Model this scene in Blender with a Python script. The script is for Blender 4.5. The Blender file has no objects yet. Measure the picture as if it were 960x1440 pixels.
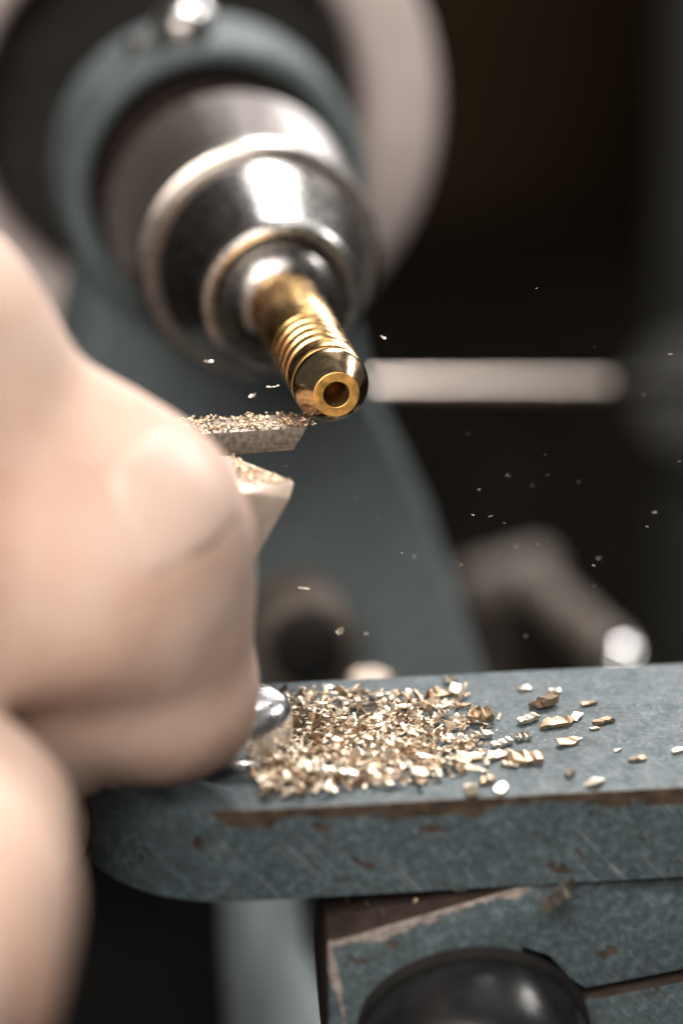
import bpy, bmesh, math, random
from mathutils import Vector, Matrix
from mathutils.bvhtree import BVHTree
random.seed(11)
S = 0.001                                   # millimetres -> metres
scene = bpy.context.scene
col = scene.collection
rad = math.radians

# ------------------------------------------------------------------ camera
# lathe frame: X along the tool rest, Y away along the spindle, Z up; origin at the brass tip
PSI, PIT = rad(10.8), rad(21.0)
F = Vector((math.sin(PSI)*math.cos(PIT), math.cos(PSI)*math.cos(PIT), -math.sin(PIT)))
R = Vector((math.cos(PSI), -math.sin(PSI), 0))
U = R.cross(F)
FPX = 4500.0
CAM = -300*F + .47*R - 11*U                 # mm
cd = bpy.data.cameras.new('camera')
cd.sensor_fit = 'VERTICAL'; cd.sensor_height = 36.0; cd.sensor_width = 24.0
cd.lens = FPX/1440*36.0
cd.clip_start = 0.005; cd.clip_end = 50
cd.dof.use_dof = True
cd.dof.focus_distance = 0.3005
cd.dof.aperture_fstop = cd.lens/13.5        # 13.5 mm wide entrance pupil
cam = bpy.data.objects.new('camera', cd); col.objects.link(cam)
M = Matrix((R, U, -F)).transposed().to_4x4(); M.translation = CAM*S
cam.matrix_world = M
scene.camera = cam

# ------------------------------------------------------------------ light
world = bpy.data.worlds.new('World'); scene.world = world
world.use_nodes = True
bg = world.node_tree.nodes['Background']
bg.inputs[0].default_value = (0.55, 0.53, 0.52, 1); bg.inputs[1].default_value = 0.10

def area(name, loc, target, sx, sy, power, colr):
    l = bpy.data.lights.new(name, 'AREA'); l.shape = 'RECTANGLE'
    l.size = sx*S; l.size_y = sy*S; l.energy = power; l.color = colr
    o = bpy.data.objects.new(name, l); col.objects.link(o)
    o.location = Vector(loc)*S
    o.rotation_euler = (Vector(target)-Vector(loc)).to_track_quat('-Z', 'Y').to_euler()
    return o
area('window_light', (130, 330, 400), (0, 0, -10), 150, 150, 4.4, (1.0, .97, .94))
area('side_window_light', (262, 560, 115), (0, 20, -10), 120, 210, 1.1, (1.0, .98, .96))
area('streak_light', (300, 110, 205), (0, 0, 0), 55, 55, .55, (1.0, .96, .92))  # added small light, placed to draw a bright streak on the brass cone
area('front_fill_light', (-170, -360, 340), (-20, -20, -15), 420, 380, 4.6, (1.0, .92, .84))  # added soft fill from the front left to brighten the hand
scene.view_settings.view_transform = 'Standard'
scene.view_settings.look = 'None'
scene.view_settings.exposure = 0.0
scene.view_settings.gamma = 1.0
scene.cycles.use_denoising = True
scene.cycles.max_bounces = 8

# ------------------------------------------------------------------ layout helpers
def at(px, py, d):
    return CAM + d*(F + R*((px-480)/FPX) + U*((720-py)/FPX))
def on_z(px, py, z):
    D = F + R*((px-480)/FPX) + U*((720-py)/FPX)
    return CAM + D*((z-CAM.z)/D.z)
def on_y(px, py, y):
    D = F + R*((px-480)/FPX) + U*((720-py)/FPX)
    return CAM + D*((y-CAM.y)/D.y)

# ------------------------------------------------------------------ material helpers
def new_mat(name):
    m = bpy.data.materials.new(name); m.use_nodes = True
    nt = m.node_tree; b = nt.nodes['Principled BSDF']
    return m, nt, b
def nd(nt, t, **kw):
    n = nt.nodes.new(t)
    for k, v in kw.items(): setattr(n, k, v)
    return n
def coords(nt, scale=(1, 1, 1), rot=(0, 0, 0)):
    tc = nd(nt, 'ShaderNodeTexCoord'); mp = nd(nt, 'ShaderNodeMapping')
    mp.inputs['Scale'].default_value = scale; mp.inputs['Rotation'].default_value = rot
    nt.links.new(tc.outputs['Object'], mp.inputs['Vector'])
    return mp.outputs['Vector']
def noise(nt, vec, scale, detail=3, rough=.5, dist=0.0):
    n = nd(nt, 'ShaderNodeTexNoise')
    n.inputs['Scale'].default_value = scale; n.inputs['Detail'].default_value = detail
    n.inputs['Roughness'].default_value = rough; n.inputs['Distortion'].default_value = dist
    nt.links.new(vec, n.inputs['Vector'])
    return n.outputs['Fac']
def ramp(nt, fac, stops):
    r = nd(nt, 'ShaderNodeValToRGB')
    while len(r.color_ramp.elements) < len(stops): r.color_ramp.elements.new(.5)
    for e, (p, c) in zip(r.color_ramp.elements, stops):
        e.position = p
        e.color = (*c, 1) if isinstance(c, tuple) else (c, c, c, 1)
    nt.links.new(fac, r.inputs['Fac'])
    return r.outputs['Color']
def mixc(nt, fac, a, b):
    m = nd(nt, 'ShaderNodeMix', data_type='RGBA')
    for sock, v in ((m.inputs[0], fac), (m.inputs[6], a), (m.inputs[7], b)):
        if hasattr(v, 'links') or isinstance(v, bpy.types.NodeSocket): nt.links.new(v, sock)
        elif isinstance(v, tuple): sock.default_value = (*v, 1)
        else: sock.default_value = v
    return m.outputs[2]
def math_n(nt, op, a, b=0.0, c=None):
    m = nd(nt, 'ShaderNodeMath', operation=op)
    for i, v in enumerate((a, b, c)):
        if v is None: continue
        if isinstance(v, bpy.types.NodeSocket): nt.links.new(v, m.inputs[i])
        else: m.inputs[i].default_value = v
    return m.outputs[0]
def bump(nt, b, h, dist, strength=1.0):
    n = nd(nt, 'ShaderNodeBump')
    n.inputs['Distance'].default_value = dist; n.inputs['Strength'].default_value = strength
    nt.links.new(h, n.inputs['Height']); nt.links.new(n.outputs[0], b.inputs['Normal'])
def simple(name, c, rough=.5, metal=0.0, nscale=900, namt=.25, bdist=0.00004, coat=0.0):
    m, nt, b = new_mat(name)
    v = coords(nt)
    n = noise(nt, v, nscale, 4, .6)
    lo = tuple(x*(1-namt) for x in c); hi = tuple(min(1, x*(1+namt)) for x in c)
    nt.links.new(ramp(nt, n, [(.3, lo), (.7, hi)]), b.inputs['Base Color'])
    nt.links.new(ramp(nt, noise(nt, v, nscale*.4, 3), [(.3, rough*.8), (.7, min(1, rough*1.25))]), b.inputs['Roughness'])
    b.inputs['Metallic'].default_value = metal
    b.inputs['Coat Weight'].default_value = coat
    if bdist: bump(nt, b, n, bdist)
    return m

MAT = {}
def paint(name, edge_axis=None, wear=True, scratch=.32, base=(.060, .085, .096)):
    """hammered blue-grey machine enamel with chips down to rusty iron"""
    m, nt, b = new_mat(name)
    v = coords(nt)
    ham = noise(nt, v, 1300, 4, .65)
    blot = noise(nt, v, 260, 3, .6)
    c1 = ramp(nt, ham, [(.28, tuple(x*.45 for x in base)), (.52, base), (.72, tuple(min(1, x*2.1) for x in base))])
    c2 = mixc(nt, math_n(nt, 'MULTIPLY', blot, .30), c1, (.11, .135, .145))
    grime = ramp(nt, noise(nt, v, 75, 5, .65), [(.36, 0.0), (.66, 1.0)])
    c2 = mixc(nt, math_n(nt, 'MULTIPLY', grime, .35), c2, tuple(x*.42 for x in base))
    rough = ramp(nt, noise(nt, v, 420, 5, .7), [(.32, .42), (.68, .74)])
    hgt = ham
    if wear:
        m2 = nd(nt, 'ShaderNodeMapping'); m2.inputs['Scale'].default_value = (90, 1500, 3800)
        nt.links.new(coords(nt, (1, 1, 1), (0, rad(-48), 0)), m2.inputs['Vector'])
        scr = noise(nt, m2.outputs['Vector'], 1.0, 3, .6)
        brk = ramp(nt, noise(nt, v, 180, 3), [(.42, 0.0), (.6, 1.0)])
        smask = math_n(nt, 'MULTIPLY', ramp(nt, scr, [(.57, 0.0), (.66, 1.0)]), brk)
        c2 = mixc(nt, math_n(nt, 'MULTIPLY', smask, scratch), c2, (.34, .37, .39))
        w = noise(nt, coords(nt, (1, 1, 1.5)), 250, 5, .62, .6)
        wm = ramp(nt, w, [(.634, 0.0), (.644, 1.0)])
        if edge_axis:
            tc = nd(nt, 'ShaderNodeTexCoord'); sp = nd(nt, 'ShaderNodeSeparateXYZ')
            nt.links.new(tc.outputs['Object'], sp.inputs[0])
            # edge_axis = (y of the edge, z of the edge, fall off)
            dy = math_n(nt, 'ABSOLUTE', math_n(nt, 'SUBTRACT', sp.outputs['Y'], edge_axis[0]*S))
            dz = math_n(nt, 'ABSOLUTE', math_n(nt, 'SUBTRACT', sp.outputs['Z'], edge_axis[1]*S))
            d = math_n(nt, 'ADD', math_n(nt, 'MULTIPLY', dy, 4.0), dz)
            near = math_n(nt, 'SUBTRACT', 1.0, math_n(nt, 'DIVIDE', d, edge_axis[2]*S))
            wn = noise(nt, coords(nt, (.5, 1, 1)), 330, 5, .65, .4)
            k = math_n(nt, 'ADD', math_n(nt, 'MULTIPLY', near, .36), wn)
            em = ramp(nt, k, [(.60, 0.0), (.615, 1.0)])
            wm = math_n(nt, 'MULTIPLY', wm, math_n(nt, 'LESS_THAN', sp.outputs['Z'], -.9*S))
            wm = math_n(nt, 'MAXIMUM', wm, em)
        rust = ramp(nt, noise(nt, v, 700, 4), [(.3, (.026, .018, .013)), (.7, (.095, .066, .046))])
        c2 = mixc(nt, wm, c2, rust)
        hgt = math_n(nt, 'SUBTRACT', math_n(nt, 'MULTIPLY', ham, .35), math_n(nt, 'MULTIPLY', wm, 1.2))
    nt.links.new(c2, b.inputs['Base Color'])
    nt.links.new(rough, b.inputs['Roughness'])
    b.inputs['Specular IOR Level'].default_value = .38
    bump(nt, b, hgt, 0.00016, .9)
    return m

def metal(name, c, rough, ring=False, amt=.12, aniso=0.0):
    """machined metal: base colour mottled a little, turning marks as fine relief"""
    m, nt, b = new_mat(name)
    v = coords(nt)
    n = noise(nt, v, 500, 4, .6)
    nt.links.new(ramp(nt, n, [(.3, tuple(x*(1-amt) for x in c)), (.7, tuple(min(1, x*(1+amt)) for x in c))]), b.inputs['Base Color'])
    b.inputs['Metallic'].default_value = 1.0
    nt.links.new(ramp(nt, noise(nt, v, 1200, 3), [(.3, rough*.75), (.7, rough*1.3)]), b.inputs['Roughness'])
    if ring:
        # turning marks: rings round the Y axis
        h = noise(nt, coords(nt, (1, 4200, 1)), 1.0, 3, .6)
        bump(nt, b, h, 0.000012, .7)
    else:
        bump(nt, b, noise(nt, v, 2500, 3), 0.000006, .6)
    return m

MAT['paint'] = paint('blue_grey_enamel')
MAT['paint_plain'] = paint('blue_grey_enamel_clean', wear=False, base=(.096, .122, .128))
MAT['paint_pale'] = simple('pale_green_grey_enamel', (.30, .36, .37), .45, 0, 300, .1)
MAT['brass'] = metal('turned_brass', (.86, .54, .23), .25, ring=True)
MAT['brass_polish'] = metal('freshly_cut_brass', (.93, .67, .40), .18, amt=.05)
MAT['brass_face'] = metal('faced_brass', (.95, .55, .17), .55, amt=.08)
MAT['bore'] = metal('bored_brass', (.62, .44, .22), .38)
MAT['steel'] = metal('polished_steel', (.43, .415, .40), .28, ring=True)
MAT['steel_dark'] = metal('oily_dark_steel', (.27, .245, .235), .33, ring=True)
MAT['steel_soft'] = metal('satin_steel', (.56, .51, .47), .34, ring=True)
MAT['tool'] = simple('dusty_tool_steel', (.26, .215, .18), .55, .55, 1800, .5)
MAT['graver'] = simple('ground_tool_steel', (.58, .46, .375), .45, .3, 600, .12)  # beige of skin reflected in the steel is put into the base colour
MAT['bright'] = metal('bright_zinc', (.88, .88, .90), .27)
MAT['ivory'] = simple('ivory_enamel', (.54, .465, .445), .38, 0, 200, .06)
MAT['black'] = simple('black_plastic', (.012, .013, .014), .28, 0, 700, .3)
MAT['matt_black'] = simple('matt_black_casting', (.007, .006, .005), .8, 0, 500, .3)
MAT['tan'] = simple('worn_tan_grip', (.12, .098, .082), .55, 0, 300, .2)
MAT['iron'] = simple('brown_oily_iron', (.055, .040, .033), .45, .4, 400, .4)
def wall_mat():
    m, nt, b = new_mat('dark_workshop_wall')
    n = noise(nt, coords(nt), 9, 3, .5)
    nt.links.new(ramp(nt, n, [(.35, (.006, .004, .0025)), (.7, (.034, .021, .012))]), b.inputs['Base Color'])
    b.inputs['Roughness'].default_value = 1.0; b.inputs['Specular IOR Level'].default_value = 0.0
    return m
MAT['wall'] = wall_mat()
MAT['paint_dim'] = simple('dark_green_grey_enamel', (.036, .037, .031), .6, 0, 300, .2)
MAT['rod'] = metal('pale_rod', (.95, .82, .74), .36, amt=.04)
MAT['mirror'] = metal('polished_ball', (.93, .93, .93), .06, amt=.02)
MAT['bench'] = simple('dark_bench_top', (.005, .004, .003), .95, 0, 60, .4)
MAT['bench'].node_tree.nodes['Principled BSDF'].inputs['Specular IOR Level'].default_value = 0.0
def skin_mat():
    m, nt, b = new_mat('skin')
    v = coords(nt)
    n = noise(nt, v, 95, 4, .6)
    nt.links.new(ramp(nt, n, [(.32, (.60, .385, .295)), (.5, (.67, .475, .385)), (.68, (.71, .535, .45))]), b.inputs['Base Color'])
    b.inputs['Roughness'].default_value = .7; b.inputs['Specular IOR Level'].default_value = .3
    b.inputs['Subsurface Weight'].default_value = .2
    b.inputs['Subsurface Radius'].default_value = (1.0, .35, .2)
    b.inputs['Subsurface Scale'].default_value = 0.0022
    fine = noise(nt, coords(nt, (1, 1, 1)), 1400, 4, .7)
    bump(nt, b, fine, 0.00012, .6)
    return m
MAT['skin'] = skin_mat()
def nail_mat():
    m, nt, b = new_mat('fingernail')
    n = noise(nt, coords(nt), 300, 3)
    nt.links.new(ramp(nt, n, [(.3, (.685, .50, .42)), (.7, (.72, .55, .475))]), b.inputs['Base Color'])
    b.inputs['Roughness'].default_value = .42
    b.inputs['Subsurface Weight'].default_value = .2
    b.inputs['Subsurface Radius'].default_value = (1, .4, .3); b.inputs['Subsurface Scale'].default_value = .001
    return m
MAT['nail'] = nail_mat()
def chip_mat(name, c, rough):
    m, nt, b = new_mat(name)
    v = coords(nt, (1, 1, 1))
    rib = noise(nt, coords(nt, (400, 3800, 900)), 1.0, 3, .6)
    nt.links.new(ramp(nt, noise(nt, v, 900, 3), [(.3, tuple(x*.8 for x in c)), (.7, c)]), b.inputs['Base Color'])
    b.inputs['Metallic'].default_value = 1.0; b.inputs['Roughness'].default_value = rough
    bump(nt, b, rib, 0.00005, .8)
    return m
MAT['chip_a'] = chip_mat('brass_swarf', (.84, .72, .57), .42)
MAT['chip_b'] = chip_mat('brass_swarf_dull', (.52, .38, .26), .45)
MAT['chip_d'] = chip_mat('brass_dust', (.78, .60, .42), .5)
MAT['chip_c'] = chip_mat('brass_swarf_bright', (.93, .83, .70), .36)

# ------------------------------------------------------------------ mesh helpers (mm in, metres out)
def finish(name, bm, mat, parent=None, smooth=True, angle=35):
    me = bpy.data.meshes.new(name)
    bmesh.ops.recalc_face_normals(bm, faces=bm.faces)
    bm.to_mesh(me); bm.free()
    if smooth:
        me.polygons.foreach_set('use_smooth', [True]*len(me.polygons))
        me.set_sharp_from_angle(angle=rad(angle))
    if isinstance(mat, str): mat = MAT[mat]
    me.materials.append(mat)
    o = bpy.data.objects.new(name, me); col.objects.link(o)
    if parent: o.parent = parent
    return o
def tag(o, label=None, cat=None, group=None, kind=None):
    for k, v in (('label', label), ('category', cat), ('group', group), ('kind', kind)):
        if v: o[k] = v
    return o
def empty(name, loc, label, cat, rot=None, group=None):
    o = bpy.data.objects.new(name, None); col.objects.link(o)
    o.location = Vector(loc)*S; o.empty_display_size = .005
    if rot: o.rotation_euler = rot
    return tag(o, label, cat, group)
def revolve(bm, prof, seg=96, axis='Y', centre=(0, 0, 0), close=False):
    """prof = [(axial, radius)] in mm"""
    c = Vector(centre); rings = []
    for a, r in prof:
        ring = []
        if r < 1e-6:
            p = {'Y': Vector((0, a, 0)), 'Z': Vector((0, 0, a)), 'X': Vector((a, 0, 0))}[axis]
            ring = [bm.verts.new((p+c)*S)]
        else:
            for i in range(seg):
                t = 2*math.pi*i/seg; x, y = r*math.cos(t), r*math.sin(t)
                p = {'Y': Vector((x, a, y)), 'Z': Vector((x, y, a)), 'X': Vector((a, x, y))}[axis]
                ring.append(bm.verts.new((p+c)*S))
        rings.append(ring)
    if close: rings.append(rings[0])
    for A, B in zip(rings, rings[1:]):
        if len(A) == 1 and len(B) == 1: continue
        for i in range(seg):
            j = (i+1) % seg
            if len(A) == 1: bm.faces.new((A[0], B[i], B[j]))
            elif len(B) == 1: bm.faces.new((A[i], A[j], B[0]))
            else: bm.faces.new((A[i], A[j], B[j], B[i]))
def rev(name, prof, mat, parent=None, seg=96, axis='Y', centre=(0, 0, 0), close=False, angle=30):
    bm = bmesh.new(); revolve(bm, prof, seg, axis, centre, close)
    return finish(name, bm, mat, parent, angle=angle)
def prism(bm, pts, z0, z1):
    """pts: outline in XY (mm)"""
    a = [bm.verts.new((x*S, y*S, z0*S)) for x, y in pts]
    b = [bm.verts.new((x*S, y*S, z1*S)) for x, y in pts]
    n = len(pts)
    bm.faces.new(a[::-1]); bm.faces.new(b)
    for i in range(n): bm.faces.new((a[i], a[(i+1) % n], b[(i+1) % n], b[i]))
def bevel_sharp(bm, w, seg=3, ang=40):
    es = [e for e in bm.edges if len(e.link_faces) == 2 and e.calc_face_angle(0) > rad(ang)]
    bmesh.ops.bevel(bm, geom=es, offset=w*S, segments=seg, affect='EDGES', profile=.5, clamp_overlap=True)
def hull(name, pts, mat, parent=None, bev=.3, seg=2, ang=20):
    bm = bmesh.new()
    for p in pts: bm.verts.new(Vector(p)*S)
    bmesh.ops.convex_hull(bm, input=bm.verts)
    bmesh.ops.dissolve_limit(bm, angle_limit=rad(2), verts=bm.verts, edges=bm.edges)
    if bev: bevel_sharp(bm, bev, seg, ang)
    return finish(name, bm, mat, parent)
def tube(name, path, mat, parent=None, seg=32, caps=True):
    """path = [(point mm, radius mm)]"""
    bm = bmesh.new(); rings = []
    pts = [Vector(p) for p, r in path]
    up = Vector((.13, .27, .95))
    for i, (p, r) in enumerate(path):
        t = (pts[min(i+1, len(pts)-1)]-pts[max(i-1, 0)]).normalized()
        a = t.cross(up).normalized(); b = t.cross(a)
        rings.append([bm.verts.new((pts[i]+(a*math.cos(k*2*math.pi/seg)+b*math.sin(k*2*math.pi/seg))*r)*S) for k in range(seg)])
    for A, B in zip(rings, rings[1:]):
        for i in range(seg):
            j = (i+1) % seg; bm.faces.new((A[i], A[j], B[j], B[i]))
    if caps:
        bm.faces.new(rings[0]); bm.faces.new(rings[-1])
    return finish(name, bm, mat, parent)
def rounded(p0, p1, r, rr, n=5):
    """path for a straight rod with rounded ends"""
    p0, p1 = Vector(p0), Vector(p1); t = (p1-p0).normalized(); out = []
    for k in range(n+1):
        a = k/n*math.pi/2
        out.append((p0+t*rr*(1-math.cos(a)), max(.05, r-rr+rr*math.sin(a))))
    for k in range(n+1):
        a = (n-k)/n*math.pi/2
        out.append((p1-t*rr*(1-math.cos(a)), max(.05, r-rr+rr*math.sin(a))))
    return out

# ================================================================== the setting
bm = bmesh.new(); prism(bm, [(-900, -420), (900, -420), (900, 900), (-900, 900)], -190, -170)
tag(finish('workbench', bm, 'bench', smooth=False), kind='structure')
bm = bmesh.new(); prism(bm, [(-900, 640), (900, 640), (900, 660), (-900, 660)], -170, 700)
tag(finish('wall', bm, 'wall', smooth=False), kind='structure')

# ================================================================== headstock, pulley wheel, collet chuck
hs = empty('lathe_headstock', (0, 90, -170), 'blue-grey enamelled lathe headstock carrying the collet, out of focus behind the brass piece', 'headstock')
HO = Vector((0, -90, 170))
rev('housing', [(76.4, 14.2), (74.2, 14.5), (73.2, 15.2), (72.9, 16.0), (73.1, 16.8), (73.9, 17.4), (75.2, 17.7), (86.5, 17.9), (87.6, 17.2), (88, 16), (88, 8)], 'paint_plain', hs, centre=HO)
rev('bearing_recess', [(80, 8), (80, 13.8), (76.4, 14.2)], 'iron', hs, centre=HO)
rev('spindle_sleeve', [(87, 8), (87, 11), (104, 11), (104, 8)], 'matt_black', hs, centre=HO)
# flared pedestal below the housing
def ped_section(z, hw, y0, y1):
    return [(-hw, y0, z), (hw, y0, z), (hw+1.6, y0+3, z), (hw+1.6, y1, z), (-hw-1.6, y1, z), (-hw-1.6, y0+3, z)]
bm = bmesh.new(); secs = [ped_section(-8, 13.0, 77, 87), ped_section(-17, 15.4, 76, 88), ped_section(-26.5, 17.4, 74, 90), ped_section(-33, 20.4, 73, 91), ped_section(-40, 23.4, 71, 92),
                          ped_section(-60, 29.0, 62, 96), ped_section(-66, 30.5, 58, 98)]
prev = None
for s in secs:
    vs = [bm.verts.new((Vector(p)+HO)*S) for p in s]
    if prev:
        for i in range(6): bm.faces.new((prev[i], prev[(i+1) % 6], vs[(i+1) % 6], vs[i]))
    else: bm.faces.new(vs)
    prev = vs
bm.faces.new(prev[::-1]); bevel_sharp(bm, 1.2, 3, 25)
finish('pedestal', bm, 'paint_plain', hs)
bm = bmesh.new(); prism(bm, [(-26, -8), (26, -8), (26, 24), (-26, 24)], 0, 104.2); bevel_sharp(bm, 2)
finish('foot', bm, 'matt_black', hs)
# oil cup and grub screw on the crown
oc = on_y(275, 62, 96)
ocup = rev('oil_cup', [(0, 0), (0, 2.3), (1.0, 2.3), (1.0, 3.2), (1.3, 3.5), (3.6, 3.5), (4.2, 3.2), (5.0, 2.2), (5.4, 1.0), (5.5, 0)], 'steel', hs, 48, 'Z', Vector((-3, 77.5, 15.6))+HO)
bm = bmesh.new(); bmesh.ops.create_uvsphere(bm, u_segments=24, v_segments=14, radius=1.5*S, matrix=Matrix.Translation((Vector((-1.2, 76.0, 19.9))+HO)*S))
finish('cap', bm, 'bright', ocup)
rev('grub_screw', [(0, 0), (0, 1.6), (2.2, 1.6), (2.6, 1.2), (2.6, 0)], 'steel', hs, 32, 'Z', Vector((-8.0, 78, 14.6))+HO)

pw = empty('pulley_wheel', (0, 112, 0), 'large ivory pulley wheel with a rounded rim behind the headstock', 'wheel')
rim = []
for k in range(33):
    a = 2*math.pi*k/32
    ca, sa = math.cos(a), math.sin(a)
    rim.append((6.5*math.copysign(abs(sa)**.75, sa), 29.1+5.1*math.copysign(abs(ca)**.7, ca)))
rev('rim', rim[:-1], 'ivory', pw, 128, close=True)
rev('web', [(2.6, 6), (2.6, 24.6), (5.0, 24.6), (5.0, 6)], 'matt_black', pw, 96, close=True)
rev('hub', [(-7.5, 7.9), (-7.5, 4), (9, 4), (9, 7.9)], 'matt_black', pw, 64, close=True)

ch = empty('collet_chuck', (0, 50, 0), 'polished steel collet chuck with stepped rings gripping the brass piece', 'chuck')
CO = Vector((0, -50, 0))
rev('collet_nose', [(27.9, 3.7), (28.0, 4.1), (28.5, 4.9), (29.6, 5.9), (30.9, 6.5), (31.4, 6.6), (31.4, 6.75), (30.2, 6.9), (29.9, 7.15), (29.8, 7.6), (30.0, 8.15), (30.5, 8.45), (31.2, 8.45), (31.8, 8.1), (32.2, 7.9)], 'steel', ch, centre=CO)
rev('taper', [(32.0, 7.7), (33, 7.9), (41, 10.9), (43.4, 11.5), (44.2, 11.5)], 'steel', ch, centre=CO)
rev('flange', [(44.4, 10.9), (43.9, 11.7), (43.8, 12.4), (44.2, 13.0), (45.0, 13.3), (46.0, 13.2), (46.6, 12.7)], 'steel_soft', ch, centre=CO)
rev('sleeve', [(46.4, 12.9), (47.4, 12.9), (60.5, 14.0), (63.4, 14.0), (64.2, 13.4), (64.4, 9)], 'steel_dark', ch, centre=CO)
rev('spindle_nose', [(64.2, 9.2), (76, 9.4), (80.4, 9.4)], 'iron', ch, centre=CO)

# ================================================================== the brass workpiece
wp = empty('brass_workpiece', (0, 14, 0), 'turned brass rod with grooves and a bored conical tip held in the collet', 'workpiece')
WO = Vector((0, -14, 0))
g = [(3.55, 3.30)]
y = 3.55
RS = 1.065
rev('tapered_tip', [(.05, 2.20), (.12, 2.26), (2.35, 3.48), (2.62, 3.60), (2.95, 3.64), (3.25, 3.61), (3.42, 3.5), (3.5, 3.3), (3.55, 2.9)], 'brass_polish', wp, centre=WO, angle=40)
rib = [(3.52, 3.0), (3.62, 3.34), (3.75, 3.43), (4.0, 3.43), (4.1, 3.36), (4.25, 3.40), (6.1, 3.40)]
yy = 6.1
for wdt, gap in ((1.25, .62), (1.25, .62), (1.3, .62), (1.3, .6)):
    rib += [(yy+.06, 3.0), (yy+.12, 2.86), (yy+gap-.16, 2.86), (yy+gap, 3.28), (yy+gap+.12, 3.40), (yy+gap+wdt, 3.40)]
    yy += gap+wdt
rib += [(yy+.12, 3.2), (yy+.35, 3.2), (yy+.5, 3.36)]
rev('grooved_section', [(a, r*RS) for a, r in rib], 'brass', wp, centre=WO, angle=28)
rev('shank', [(yy+.5, 3.5), (yy+.52, 3.62), (yy+.9, 3.68), (36.5, 3.68)], 'brass', wp, centre=WO)
rev('end_face', [(.05, 2.21), (0, 2.14), (0, 1.32), (.06, 1.26)], 'brass_face', wp, centre=WO)
rev('bore', [(.05, 1.27), (.3, 1.25), (9, 1.25), (9.6, 0)], 'bore', wp, 48, centre=WO)

# ================================================================== tool rest bar
ZT = -29.6
BW, BT = 27.4, 9.0
BROT = rad(-3.9)
BC = Vector((0, -13.0, ZT))
bar = empty('tool_rest_bar', BC, 'thick blue-grey enamelled bar with a rounded end, chipped paint and brass swarf on top', 'tool rest', (0, 0, BROT))
pts = []
XL = -12.6
for k in range(41):
    a = math.pi/2 + math.pi*k/40
    pts.append((XL + BW/2*math.cos(a), BW/2*math.sin(a)))
pts += [(95, -BW/2), (95, BW/2)]
bm = bmesh.new(); prism(bm, pts, -BT, 0); bevel_sharp(bm, .55, 3, 50)
finish('bar', bm, paint('bar_enamel', (-BW/2, 0, 1.9)), bar, angle=30)
def bar_pt(px, py, h=0.0):
    """a point h above the bar top"""
    return on_z(px, py, ZT+h)

# bolt beside the fingertip
bp = bar_pt(338, 1052)
bolt = empty('bolt', bp, 'bright zinc bolt head standing on the bar beside the fingertip', 'bolt')
bm = bmesh.new()
hexr = 4.7
prof = [(0, 5.2), (.9, 5.2), (1.0, 5.1)]
rev('washer', [(0, 3), (0, 5.0), (.15, 5.1), (.75, 5.1), (.9, 5.0), (.9, 3)], 'bright', bolt, 48, 'Z')
rev('head', [(.9, 4.9), (3.4, 4.9), (4.3, 4.65), (5.0, 4.0), (5.4, 3.0), (5.6, 1.6), (5.3, 1.4), (5.3, 0)], 'bright', bolt, 48, 'Z')

# ================================================================== clamp block under the bar
cb = empty('clamp_block', on_y(700, 1440, -20), 'blue-grey cast clamp block with worn edges under the tool rest bar', 'clamp')
cbl = Vector(cb.location)/S
A = at(461, 1326, 287); B = at(722, 1249, 291)                      # upper front edge of the casting
C2 = at(1130, 1128, 297)
down = Vector((.01, -.02, -1)); back = Vector((.12, 1, .10)).normalized()
def lower_bound(px, py, d): return at(px, py, d)
up_pts = [A, C2, at(1130, 1335, 299), at(818, 1394, 293.2), at(770, 1322, 291.5), at(640, 1302, 290), at(463, 1400, 289)]
bm = bmesh.new()
def poly_block(front, depth, mat, name, parent, bev):
    bm = bmesh.new()
    n0 = [Vector(p)-cbl for p in front]
    a = [bm.verts.new(p*S) for p in n0]; b = [bm.verts.new((p+back*depth)*S) for p in n0]
    fr = bm.faces.new(a); bm.faces.new(b[::-1])
    for i in range(len(a)): bm.faces.new((a[i], b[i], b[(i+1) % len(a)], a[(i+1) % len(a)]))
    bmesh.ops.recalc_face_normals(bm, faces=bm.faces)
    bevel_sharp(bm, bev, 2, 25)
    return finish(name, bm, mat, parent)
def clamp_mat():
    m = paint('clamp_enamel', None, True, .14, (.060, .085, .096))
    nt = m.node_tree; b = nt.nodes['Principled BSDF']
    old = b.inputs['Base Color'].links[0].from_socket
    tc = nd(nt, 'ShaderNodeTexCoord')
    e1 = (C2-A).normalized(); nfr = e1.cross(E1-A).normalized(); prp = nfr.cross(e1)
    if prp.dot(E1-A) < 0: prp = -prp
    def dist(n):
        vm = nd(nt, 'ShaderNodeVectorMath', operation='DOT_PRODUCT'); nt.links.new(tc.outputs['Object'], vm.inputs[0])
        vm.inputs[1].default_value = n
        return math_n(nt, 'ABSOLUTE', math_n(nt, 'SUBTRACT', vm.outputs['Value'], n.dot(A-cbl)*S))
    d = math_n(nt, 'MINIMUM', dist(prp), math_n(nt, 'MULTIPLY', dist(e1), 2.2))
    near = math_n(nt, 'SUBTRACT', 1.0, math_n(nt, 'DIVIDE', d, 1.1*S))
    k = math_n(nt, 'ADD', math_n(nt, 'MULTIPLY', math_n(nt, 'MAXIMUM', near, -1.0), .24), noise(nt, coords(nt, (.6, 1, 1)), 240, 4, .6, .5))
    em = ramp(nt, k, [(.64, 0.0), (.655, 1.0)])
    bare = ramp(nt, noise(nt, coords(nt), 900, 4), [(.3, (.15, .125, .11)), (.7, (.36, .31, .28))])
    nt.links.new(mixc(nt, em, old, bare), b.inputs['Base Color'])
    return m
E1 = at(463, 1560, 290.5); E2 = at(1130, 1560, 302)
MAT['clamp'] = clamp_mat()
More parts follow.
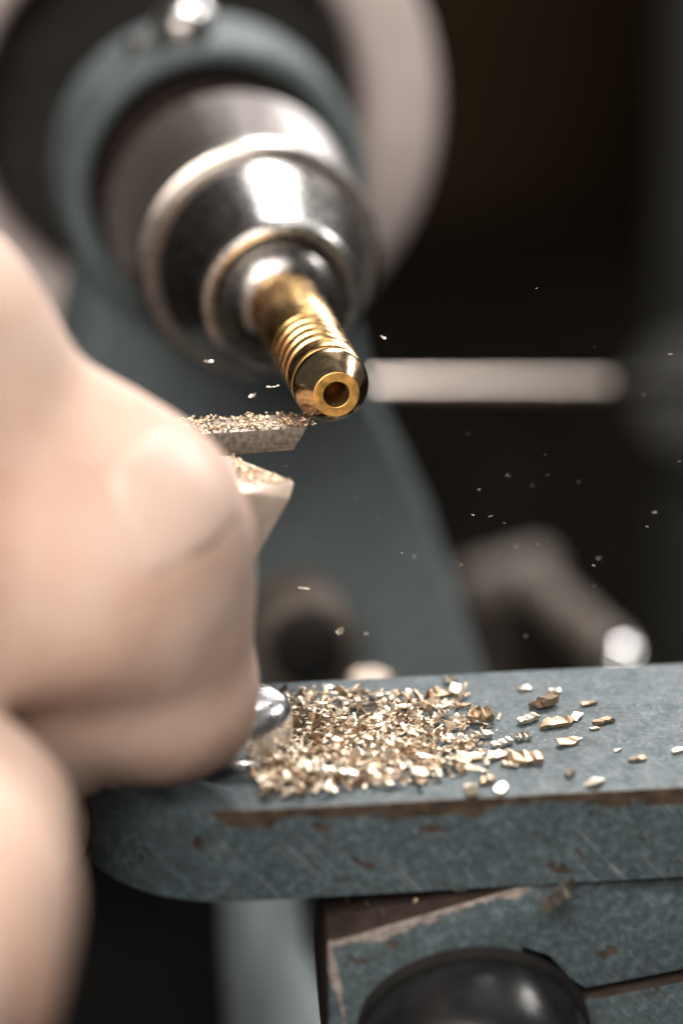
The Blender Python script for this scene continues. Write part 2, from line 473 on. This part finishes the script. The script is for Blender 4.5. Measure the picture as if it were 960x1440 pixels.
# front outlines of the two castings, a seam between them
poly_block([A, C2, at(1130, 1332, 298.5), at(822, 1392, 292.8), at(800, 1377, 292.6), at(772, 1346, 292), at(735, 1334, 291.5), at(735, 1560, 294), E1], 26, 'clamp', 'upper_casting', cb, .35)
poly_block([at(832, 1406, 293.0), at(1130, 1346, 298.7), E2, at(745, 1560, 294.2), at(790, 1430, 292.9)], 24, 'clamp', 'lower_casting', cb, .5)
for cst in cb.children:                                             # sides and top take the darker oily iron
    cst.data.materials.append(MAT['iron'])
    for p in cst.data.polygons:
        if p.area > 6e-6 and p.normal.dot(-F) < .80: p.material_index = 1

kc = at(664, 1478, 291)
kn = empty('black_knob', kc, 'glossy black domed knob on the clamp block below the bar', 'knob')
bm = bmesh.new()
revolve(bm, [(2, 0), (2, 10.6), (-1.5, 10.6), (-5.0, 10.2), (-7.2, 9.4), (-8.8, 8.0), (-9.8, 6.0), (-10.3, 3.2), (-10.4, 0)], 72)
o = finish('grip', bm, 'black', kn)
bm = bmesh.new(); revolve(bm, [(.6, 10.4), (.6, 11.0), (2.0, 11.0), (2.0, 10.4)], 72, close=True)
finish('collar', bm, 'matt_black', kn)
kn.rotation_euler = (rad(14), 0, rad(-6))

# ================================================================== bed leg, rod, lever, knob, column behind
bl = empty('bed_leg', at(375, 1440, 372), 'pale green-grey flared casting leg seen below the bar', 'leg')
b0 = Vector(bl.location)/S
tube('casting', [(at(366, 1180, 380)-b0, 4.6), (at(366, 1270, 378)-b0, 4.7), (at(372, 1340, 376)-b0, 5.0), (at(392, 1420, 374)-b0, 6.4), (at(425, 1500, 372)-b0, 9.5), (at(450, 1620, 370)-b0, 14)], 'paint_pale', bl)
tag(bl, cat='machine leg')

RD = 436
sr = empty('steel_rod', at(880, 542, RD), 'thin bright horizontal rod crossing the dark background beside the brass tip', 'rod')
r0 = Vector(sr.location)/S
tube('shaft', rounded(at(470, 541, RD-4)-r0, at(858, 541, RD+4)-r0, .85, .5), 'rod', sr, 24)
tube('socket', rounded(at(864, 541, RD+4.2)-r0, at(1010, 541, RD+8)-r0, 1.6, .6), 'matt_black', sr, 24)

cl = empty('machine_column', (Vector(at(985, 700, 560)).x, Vector(at(985, 700, 560)).y, -170), 'dim grey-green upright column at the far right', 'column')
c0 = Vector(cl.location)/S
cx = at(1000, 500, 560)-c0
tube('post', [(Vector((cx.x, cx.y, 0)), 11), (Vector((cx.x, cx.y, 60)), 11), (Vector((cx.x, cx.y, 260)), 10), (Vector((cx.x, cx.y, 420)), 10)], 'paint_dim', cl)
tube('boss', rounded(at(985, 560, 545)-c0, at(985, 560, 575)-c0, 12, 3), 'paint_dim', cl)

lv = empty('lever_handle', at(700, 940, 480), 'blurred tan lever handle with a bright ball end behind the bar', 'lever')
l0 = Vector(lv.location)/S
tube('hub', rounded(at(640, 845, 486)-l0, at(785, 805, 486)-l0, 5.0, 3), 'tan', lv)
tube('arm', rounded(at(740, 820, 484)-l0, at(866, 930, 428)-l0, 3.6, 2), 'tan', lv)
tube('stem', rounded(at(690, 840, 486)-l0, at(690, 1150, 486)-l0, 3.6, 1), 'iron', lv)
bm = bmesh.new(); bmesh.ops.create_uvsphere(bm, u_segments=32, v_segments=20, radius=2.9*S, matrix=Matrix.Translation((at(874, 930, 408)-l0)*S))
finish('ball_end', bm, 'mirror', lv)

kb = empty('adjusting_knob', at(430, 960, 430), 'blurred dark knob with a pale rim between hand and headstock foot', 'knob')
k0 = Vector(kb.location)/S
q = at(432, 912, 372)-k0
bm = bmesh.new(); revolve(bm, [(0, 0), (0, 4.0), (-.4, 4.5), (-.4, 5.4), (.5, 6.3), (9, 6.3), (10, 5), (10, 0)], 64, 'Y', q)
finish('rim', bm, 'tan', kb)
bm = bmesh.new(); revolve(bm, [(-.1, 4.3), (-1.6, 4.1), (-2.4, 3.0), (-2.6, 0)], 48, 'Y', q)
finish('core', bm, 'matt_black', kb)
tube('stem', rounded(q+Vector((0, 9, 0)), q+Vector((0, 14, 0)), 3, .3), 'iron', kb)
sn = empty('screw_nut', at(520, 950, 345), 'small bright nut glinting behind the heap of swarf', 'nut')
bm = bmesh.new(); prism(bm, [(2.3*math.cos(k*math.pi/3), 2.3*math.sin(k*math.pi/3)) for k in range(6)], -12, 0); bevel_sharp(bm, .4, 2)
finish('hexagon', bm, 'graver', sn)

# ================================================================== cutting tools
ct = empty('cutting_tool', (-20, 3, -4.6), 'flat steel cutting tool dusted with brass, its tip under the brass piece', 'cutting tool')
TO = Vector((20, -3, 4.6))
hull('blade', [Vector(p)+TO for p in [(-40, .8, -3.25), (-40, 5.2, -3.25), (-40, .8, -6.0), (-40, 5.2, -6.0), (-2.6, .8, -3.35), (-1.2, 5.2, -3.45), (-3.9, .8, -5.6), (-3.0, 5.2, -5.9)]], 'tool', ct, .18)
gv = empty('graver', at(370, 700, 291), 'pale pointed steel graver tip poking out from under the thumb', 'graver')
g0 = Vector(gv.location)/S
gp = [at(415, 677, 292), at(408, 702, 290.5), at(352, 800, 288), at(345, 692, 286.5), at(325, 640, 297), at(250, 640, 297), at(240, 700, 287), at(240, 800, 289), at(300, 800, 296)]
hull('point', [p-g0 for p in gp], 'graver', gv, .2)

# ================================================================== the hand
b_ = bmesh.new(); bmesh.ops.create_icosphere(b_, subdivisions=3, radius=1)
ICO_V = [v.co.copy() for v in b_.verts]; ICO_F = [tuple(v.index for v in f.verts) for f in b_.faces]; b_.free()
def chain(pts, n=14):
    """pts = [(px, py, depth, radius mm)]"""
    P = [(at(a, b, c), r) for a, b, c, r in pts]
    for (p, r), (p2, r2) in zip(P, P[1:]):
        for k in range(n+1):
            t = k/n; t2 = t*t*(3-2*t); o_ = len(HV); rr_ = r+(r2-r)*t2; c_ = p.lerp(p2, t)
            HV.extend((c_+v*rr_)*S for v in ICO_V); HF.extend(tuple(q+o_ for q in f) for f in ICO_F)
HV, HF = [], []
# thumb: knuckle high on the left, end segment pointing down to the tool
chain([(-420, 640, 250, 15), (-260, 500, 258, 12.5), (-128, 478, 266, 11.8), (-10, 640, 271, 10.8), (95, 695, 273, 11.0), (172, 738, 274, 10.8), (222, 762, 275, 8.8)])
# forefinger lying on the bar
chain([(-420, 860, 250, 13.5), (-240, 860, 264, 11.8), (-60, 890, 276, 11.0), (70, 918, 280, 10.6), (180, 938, 283, 10.4), (215, 958, 284, 9.6), (250, 985, 285, 7.6)])
chain([(-300, 800, 262, 13), (-60, 830, 271, 11.8), (90, 830, 273.5, 10.8), (165, 850, 277, 10.2), (215, 875, 280, 9.2)])
chain([(0, 735, 272, 11), (100, 775, 273, 10.8), (185, 805, 275.5, 10), (228, 822, 278, 8.6)])
# middle finger curled round the end of the bar
chain([(-430, 1060, 246, 13), (-240, 1130, 268, 9.5), (-60, 1160, 288, 8.4), (40, 1140, 297, 7.0)])
# ring and little finger folded toward the camera
chain([(-470, 1180, 236, 13.5), (-260, 1240, 234, 12.2), (-102, 1270, 232, 11.2), (-118, 1370, 230, 10.8), (-200, 1450, 236, 9.5)])
chain([(-300, 960, 272, 12), (-120, 1000, 278, 11), (-20, 1030, 281, 9.5), (30, 1040, 283, 8)])
chain([(-260, 1110, 258, 12), (-100, 1150, 260, 10.5), (-40, 1165, 260, 9)])
chain([(-480, 1320, 232, 12), (-330, 1400, 222, 10.5), (-190, 1430, 218, 9.6), (-230, 1560, 224, 8.8), (-330, 1600, 232, 8)])
# palm, wrist and the start of the forearm
chain([(-420, 700, 250, 16), (-640, 860, 236, 24), (-900, 1020, 222, 25), (-1300, 1260, 200, 24), (-1800, 1560, 178, 28), (-2300, 1860, 160, 32)], 18)
chain([(-440, 900, 246, 15), (-560, 960, 240, 20), (-480, 1180, 236, 15), (-600, 1200, 230, 20), (-900, 1150, 220, 24)])
me = bpy.data.meshes.new('hand'); me.from_pydata(HV, [], HF)
tmp = bpy.data.objects.new('hand_tmp', me); col.objects.link(tmp)
rm = tmp.modifiers.new('r', 'REMESH'); rm.mode = 'VOXEL'; rm.voxel_size = .0008
sm = tmp.modifiers.new('s', 'SMOOTH'); sm.iterations = 45; sm.factor = .5
dg = bpy.context.evaluated_depsgraph_get()
hm = bpy.data.meshes.new_from_object(tmp.evaluated_get(dg), depsgraph=dg)
bpy.data.objects.remove(tmp); bpy.data.meshes.remove(me)
hm.name = 'hand'; hm.materials.clear(); hm.materials.append(MAT['skin'])
hm.polygons.foreach_set('use_smooth', [True]*len(hm.polygons))
hand = bpy.data.objects.new('hand', hm); col.objects.link(hand)
tag(hand, 'bare hand pressing the cutting tool toward the brass piece, forefinger resting on the bar', 'hand')
# thumbnail laid on the thumb
bvh = BVHTree.FromPolygons([v.co for v in hm.vertices], [tuple(p.vertices) for p in hm.polygons])
nC = at(292, 668, 264)
nrm = (R*.72 + U*.40 - F*.60).normalized()
lng = (R*.62 - U*.78); lng = (lng - nrm*lng.dot(nrm)).normalized()
wid = nrm.cross(lng)
bm = bmesh.new(); NU, NV = 18, 14; top = []; bot = []
for i in range(NU+1):
    ra, rb = [], []
    for j in range(NV+1):
        u, v = -1+2*i/NU, -1+2*j/NV
        # superellipse outline, squarer toward the free edge
        e = 4.5 if u > 0 else 2.6
        k = (max(0, 1-abs(u)**e))**(1/e)
        p = nC + lng*(u*5.2) + wid*(v*5.2*(.25+.75*k))
        hit = bvh.ray_cast((p+nrm*14)*S, -nrm)
        q = hit[0]/S if hit[0] is not None else p-nrm*2
        lift = .22 - .18*max(abs(v)**4, max(0, -u)**6, max(0, u)**8)
        ra.append(bm.verts.new((q+nrm*lift)*S)); rb.append(bm.verts.new((q-nrm*.35)*S))
    top.append(ra); bot.append(rb)
for i in range(NU):
    for j in range(NV):
        bm.faces.new((top[i][j], top[i+1][j], top[i+1][j+1], top[i][j+1]))
        bm.faces.new((bot[i][j], bot[i][j+1], bot[i+1][j+1], bot[i+1][j]))
for i in range(NU):
    for j in (0, NV): bm.faces.new((top[i][j], top[i+1][j], bot[i+1][j], bot[i][j]))
for j in range(NV):
    for i in (0, NU): bm.faces.new((top[i][j], top[i][j+1], bot[i][j+1], bot[i][j]))
finish('thumbnail', bm, 'nail', hand, angle=60)

# ================================================================== brass swarf
def chip_geo(bm, L, W, T, curl, twist, rs, mtx=None, rows=6):
    """a flat turning with ribs across its back and torn ends: a slightly bent strip with thickness"""
    rnd = random.Random(rs); vs = []
    skew = rnd.uniform(-.5, .5)
    for i in range(rows+1):
        u = i/rows-.5
        ang = curl*u
        x = (math.sin(ang)/curl if abs(curl) > 1e-3 else u)*L
        z = ((1-math.cos(ang))/curl if abs(curl) > 1e-3 else 0)*L
        tw = twist*u; w = W*(.8+.35*rnd.random())*(1-.25*abs(2*u)**4)
        rib = T*(.45 if i % 2 else .0)*(.6+.8*rnd.random())
        ring = []
        for (b, c) in ((-.5, 0), (.5, 0), (.5, 1), (-.5, 1)):
            yv = b*w; zv = c*T+(rib+T*.8*rnd.random() if c else 0)
            xx = x+skew*b*w*.8+(rnd.random()-.5)*L*(.16 if i in (0, rows) else .05)
            ring.append(Vector((xx, yv*math.cos(tw)-zv*math.sin(tw), z+yv*math.sin(tw)+zv*math.cos(tw))))
        vs.append([bm.verts.new((mtx @ (p*S)) if mtx else p*S) for p in ring])
    for A, B in zip(vs, vs[1:]):
        for k in range(4): bm.faces.new((A[k], A[(k+1) % 4], B[(k+1) % 4], B[k]))
    bm.faces.new(vs[0][::-1]); bm.faces.new(vs[-1])
chip_meshes = []
rr = random.Random(5)
for k in range(14):
    L = rr.uniform(.8, 1.7); W = rr.uniform(.32, .72)
    if k % 5 == 0: L, W = rr.uniform(1.7, 2.4), rr.uniform(.28, .45)
    if k % 7 == 3: L, W = rr.uniform(1.1, 1.4), rr.uniform(.9, 1.2)
    bm = bmesh.new(); chip_geo(bm, L, W, rr.uniform(.06, .13), rr.uniform(-.8, .8), rr.uniform(-.5, .5), k)
    bmesh.ops.recalc_face_normals(bm, faces=bm.faces)
    for mk in 'abc':
        me = bpy.data.meshes.new('brass_chip'); bm.to_mesh(me); me.materials.append(MAT['chip_'+mk]); chip_meshes.append((me, L, mk))
    bm.free()
loose_meshes = []
for k in range(12):
    bm = bmesh.new(); chip_geo(bm, rr.uniform(1.0, 1.75), rr.uniform(.5, .9), rr.uniform(.10, .19), rr.uniform(-.5, .9), rr.uniform(-.4, .4), 100+k)
    bmesh.ops.recalc_face_normals(bm, faces=bm.faces)
    for mk in 'abc':
        me = bpy.data.meshes.new('brass_chip'); bm.to_mesh(me); me.materials.append(MAT['chip_'+mk]); loose_meshes.append((me, 1, mk))
    bm.free()
def put_chip(p, rot, label, group, scale=1.0, mk=None, idx=None):
    pool = [c for c in (chip_meshes if idx is None else loose_meshes) if mk is None or c[2] == mk]
    me = (pool[idx % len(pool)] if idx is not None else rr.choice(pool))[0]
    o = bpy.data.objects.new('brass_chip', me); col.objects.link(o)
    o.location = Vector(p)*S; o.rotation_euler = rot; o.scale = (scale,)*3
    return tag(o, label, 'metal chip', group)
# loose chips, each where the photograph has it: px, py, heading deg, tilt, size, material, label
LOOSE = [
 (765, 988, 25, 20, 1.45, 'b', 'chunky ribbed brass chip at the back, right of the heap'),
 (674, 1006, 10, 15, 1.7, 'b', 'large dark-sided brass curl at the right end of the heap'),
 (742, 1010, 30, 10, .9, 'c', 'small folded brass chip below the chunky ribbed one'),
 (783, 1015, 8, 12, 1.25, 'b', 'long flat brass sliver left of the small dark chip'),
 (810, 1006, 60, 5, .65, 'c', 'pale upright brass flake right of the chunky chip'),
 (827, 987, 12, 25, .7, 'b', 'small dark brass chip farthest right along the back'),
 (848, 1012, 15, 20, .75, 'b', 'small dull brass chip with a dark shadow, out on the bare bar'),
 (797, 1042, 18, 15, .95, 'b', 'dark brown brass chip alone in the middle of the bare bar'),
 (896, 1065, 5, 5, .7, 'b', 'small flat brown chip alone toward the right'),
 (953, 1053, 20, 25, .7, 'a', 'brass chip at the right edge of the picture'),
 (801, 1086, 35, 20, .75, 'c', 'blurred bright brass chip near the front edge'),
 (836, 1099, 48, 15, .95, 'c', 'blurred long brass chip closest to the front edge on the right'),
 (678, 1032, 5, 10, .95, 'c', 'flat silvery brass plate just right of the heap'),
 (735, 1035, 10, 15, 1.0, 'c', 'pale notched brass flake in front of the folded chip'),
 (705, 1044, 25, 8, .85, 'c', 'narrow pale brass flake slanting beside the notched one'),
 (702, 1060, 18, 15, 1.05, 'a', 'broad tan brass flake in front of the narrow pale one'),
 (738, 1066, 165, 18, 1.3, 'b', 'brown crumpled brass curl in front of the notched flake'),
 (716, 1073, 150, 15, .8, 'a', 'thin brass splinter left of the brown crumpled curl'),
 (660, 1064, 5, 15, .9, 'b', 'brown flat brass chip left of the broad tan flake'),
 (675, 1058, 60, 20, .55, 'c', 'tiny brass crumb beside the brown flat chip'),
 (663, 1110, 80, 30, 1.15, 'c', 'blurred bright brass chip standing at the front edge'),
 (704, 1107, 50, 20, .95, 'c', 'blurred pale brass chip right of the standing one'),
 (684, 1096, 10, 10, .9, 'b', 'blurred brown brass chip between two pale ones at the front'),
 (737, 966, 10, 15, .65, 'c', 'tiny bright brass chip near the back edge'),
 (779, 970, 170, 10, .6, 'c', 'tiny brass crumb near the back edge, behind the chunky chip'),
 (633, 955, 30, 25, .95, 'c', 'bright brass chip sticking up at the back edge'),
 (640, 968, 70, 15, .8, 'c', 'pale brass flake below the one sticking up at the back edge'),
 (620, 975, 20, 15, 1.0, 'b', 'dark brass chip with a bright rim at the back of the heap'),
 (835, 1022, 10, 5, .35, 'a', 'speck of brass beside the small dull chip'),
 (868, 1052, 20, 5, .35, 'a', 'speck of brass on the bare right part of the bar'),
]
for i, (px, py, hd, tl, sc, mk, lab) in enumerate(LOOSE):
    p = bar_pt(px, py+3, .05+.10*sc)
    put_chip(p, (rad(rr.uniform(-tl, tl)*.8), rad(rr.uniform(-tl, tl)*.4), rad(hd)), lab, 'loose brass chips on the bar', sc*1.5, mk, i*5+1)
# the heap
def heap(px, py):
    """density 0..1 and height of the heap by position (design coordinates on the bar top)"""
    u = (px-385)/270.0
    if u < -.1 or u > 1.4: return 0, 0
    lo = 966 + 4*u + 30*max(0, u-.8)
    hi = 1122 - 22*u - 20*max(0, u-.6)
    if py < lo or py > hi: return 0, 0
    v = (py-lo)/(hi-lo)
    e = min(1, 4*min(v, 1-v)+.12)*min(1, max(0, (u+.15)/.12))*(1 if u < .75 else max(0, 1-(u-.75)/.5)**1.6)
    return e, e*(1.05-.5*max(0, u))
rh = random.Random(23)
N_IND = 232; spots = []
while len(spots) < 1900:
    px, py = rh.uniform(350, 735), rh.uniform(962, 1126)
    e, h = heap(px, py)
    if px < 398 and py < 1050: continue
    if rh.random() < e: spots.append((px, py, h))
stuffs = {'a': bmesh.new(), 'b': bmesh.new(), 'c': bmesh.new()}
for i, (px, py, h) in enumerate(spots):
    rot = (rad(rh.gauss(0, 38)), rad(rh.gauss(0, 26)), rad(rh.gauss(25, 50)))
    sc = rh.choice((.45, .55, .7, .85, 1.0, 1.3))
    mk = rh.choice('aaabbc')
    if i < N_IND:
        p = bar_pt(px, py, .35+h*rh.uniform(.75, 1.25))
        put_chip(p, rot, 'brass chip lying on top of the heap of swarf beside the bolt', 'brass chips in the heap', sc, mk)
    else:
        p = bar_pt(px, py, .2+h*rh.random()*.85)
        from mathutils import Euler
        m4 = Matrix.Translation(p*S) @ Euler(rot).to_matrix().to_4x4()
        sc *= 1.0 if i < 950 else .45
        chip_geo(stuffs[mk], rh.uniform(.5, 1.7)*sc*1.2, rh.uniform(.25, .7)*sc*1.1, .1*min(1, sc+.3), rh.uniform(-.6, .6), rh.uniform(-.6, .6), i, m4, 4)
sw = bmesh.new()
for mk, b_ in stuffs.items():
    o = finish('brass_swarf', b_, 'chip_'+mk, smooth=False)
    tag(o, {'a': 'golden brass swarf heaped on the bar beside the bolt', 'b': 'brown dull brass swarf mixed into the heap on the bar', 'c': 'pale bright brass swarf mixed into the heap on the bar'}[mk], 'metal swarf', kind='stuff')
# brass dust clinging to the two tools
def dust(name, fn, n, smin, smax, label, seed):
    b_ = bmesh.new(); rd = random.Random(seed)
    from mathutils import Euler
    for i in range(n):
        p = fn(rd)
        rot = Euler((rd.uniform(-.6, .6), rd.uniform(-.6, .6), rd.uniform(0, 6.28)))
        s_ = rd.uniform(smin, smax)
        chip_geo(b_, s_*1.4, s_, s_*.35, rd.uniform(-1, 1), rd.uniform(-.5, .5), i, Matrix.Translation(p*S) @ rot.to_matrix().to_4x4(), 2)
    return tag(finish(name, b_, 'chip_d', smooth=False), label, 'metal dust', kind='stuff')
dust('brass_dust', lambda rd: Vector((-1.8-rd.random()**.8*18, rd.uniform(.9, 5.1), -3.25+rd.uniform(0, .12))), 560, .06, .30, 'glittering brass dust covering the top of the flat cutting tool', 3)
ga, gb_, gc = at(345, 690, 286.3), at(415, 677, 291.8), at(325, 641, 296.8)
def gfn(rd):
    a, b = rd.random(), rd.random()
    if a+b > 1: a, b = 1-a, 1-b
    b = b**.6*(1-a)
    return ga+(gb_-ga)*a+(gc-ga)*b+Vector((0, 0, .15))
dust('brass_dust', gfn, 90, .12, .36, 'brass crumbs on the pointed graver below the flat tool', 4)
# chips lying on the ledge under the bar
rl = random.Random(8)
for i, (px, py, sc, mk) in enumerate([(541, 1283, 1.15, 'a'), (528, 1296, .8, 'b'), (515, 1271, .7, 'b'), (486, 1265, .6, 'b'), (645, 1252, .7, 'a'), (583, 1268, .5, 'b')]):
    p = at(px, py, 290.5)
    put_chip(p, (rad(rl.uniform(20, 70)), rad(rl.uniform(-30, 30)), rad(rl.uniform(0, 180))), 'brass chip caught in the dark gap between bar and clamp block', 'chips in the gap under the bar', sc, mk)
put_chip(at(784, 1258, 289.5), (rad(80), rad(-35), rad(8)), 'loose flake stuck to the clamp block just under the bar', None, 2.0, 'c', 4)
# specks thrown into the air
rf = random.Random(77); fly = []
for k in range(58):
    if k < 40: px, py, d = rf.gauss(740, 110), rf.gauss(735, 80), rf.uniform(288, 318)
    else: px, py, d = rf.uniform(390, 960), rf.uniform(470, 930), rf.uniform(292, 312)
    fly.append((px, py, d, rf.uniform(.07, .17)))
fly += [(293, 509, 303, .8), (384, 545, 301, .55), (356, 557, 304, .7), (538, 475, 304, .45), (427, 828, 306, .5), (478, 888, 306, .6), (402, 655, 303, .4), (450, 690, 301, .3)]
NAMED = {(293, 509): 'bright brass flake flying in the air left of the collet, above the thumb', (384, 545): 'brass flake in the air just left of the grooved brass, above the flat tool', (356, 557): 'brass flake in the air just above the flat cutting tool', (538, 475): 'brass flake in the air right of the collet, above the rod',
 (427, 828): 'brass flake in the air above the blurred dark knob', (478, 888): 'brass flake in the air right of the blurred dark knob'}
for px, py, d, sc in fly:
    if not (0 < px < 960): continue
    lab = NAMED.get((px, py), 'tiny brass speck flying through the air right of the thumb')
    o = put_chip(at(px, py, d), (rf.uniform(-.6, .6), rf.uniform(-.6, .6), rf.uniform(-.4, .5)), lab, 'brass specks in the air', sc, 'c')
    if sc < .35: o.scale = (sc*1.5, sc*.5, sc*.5)
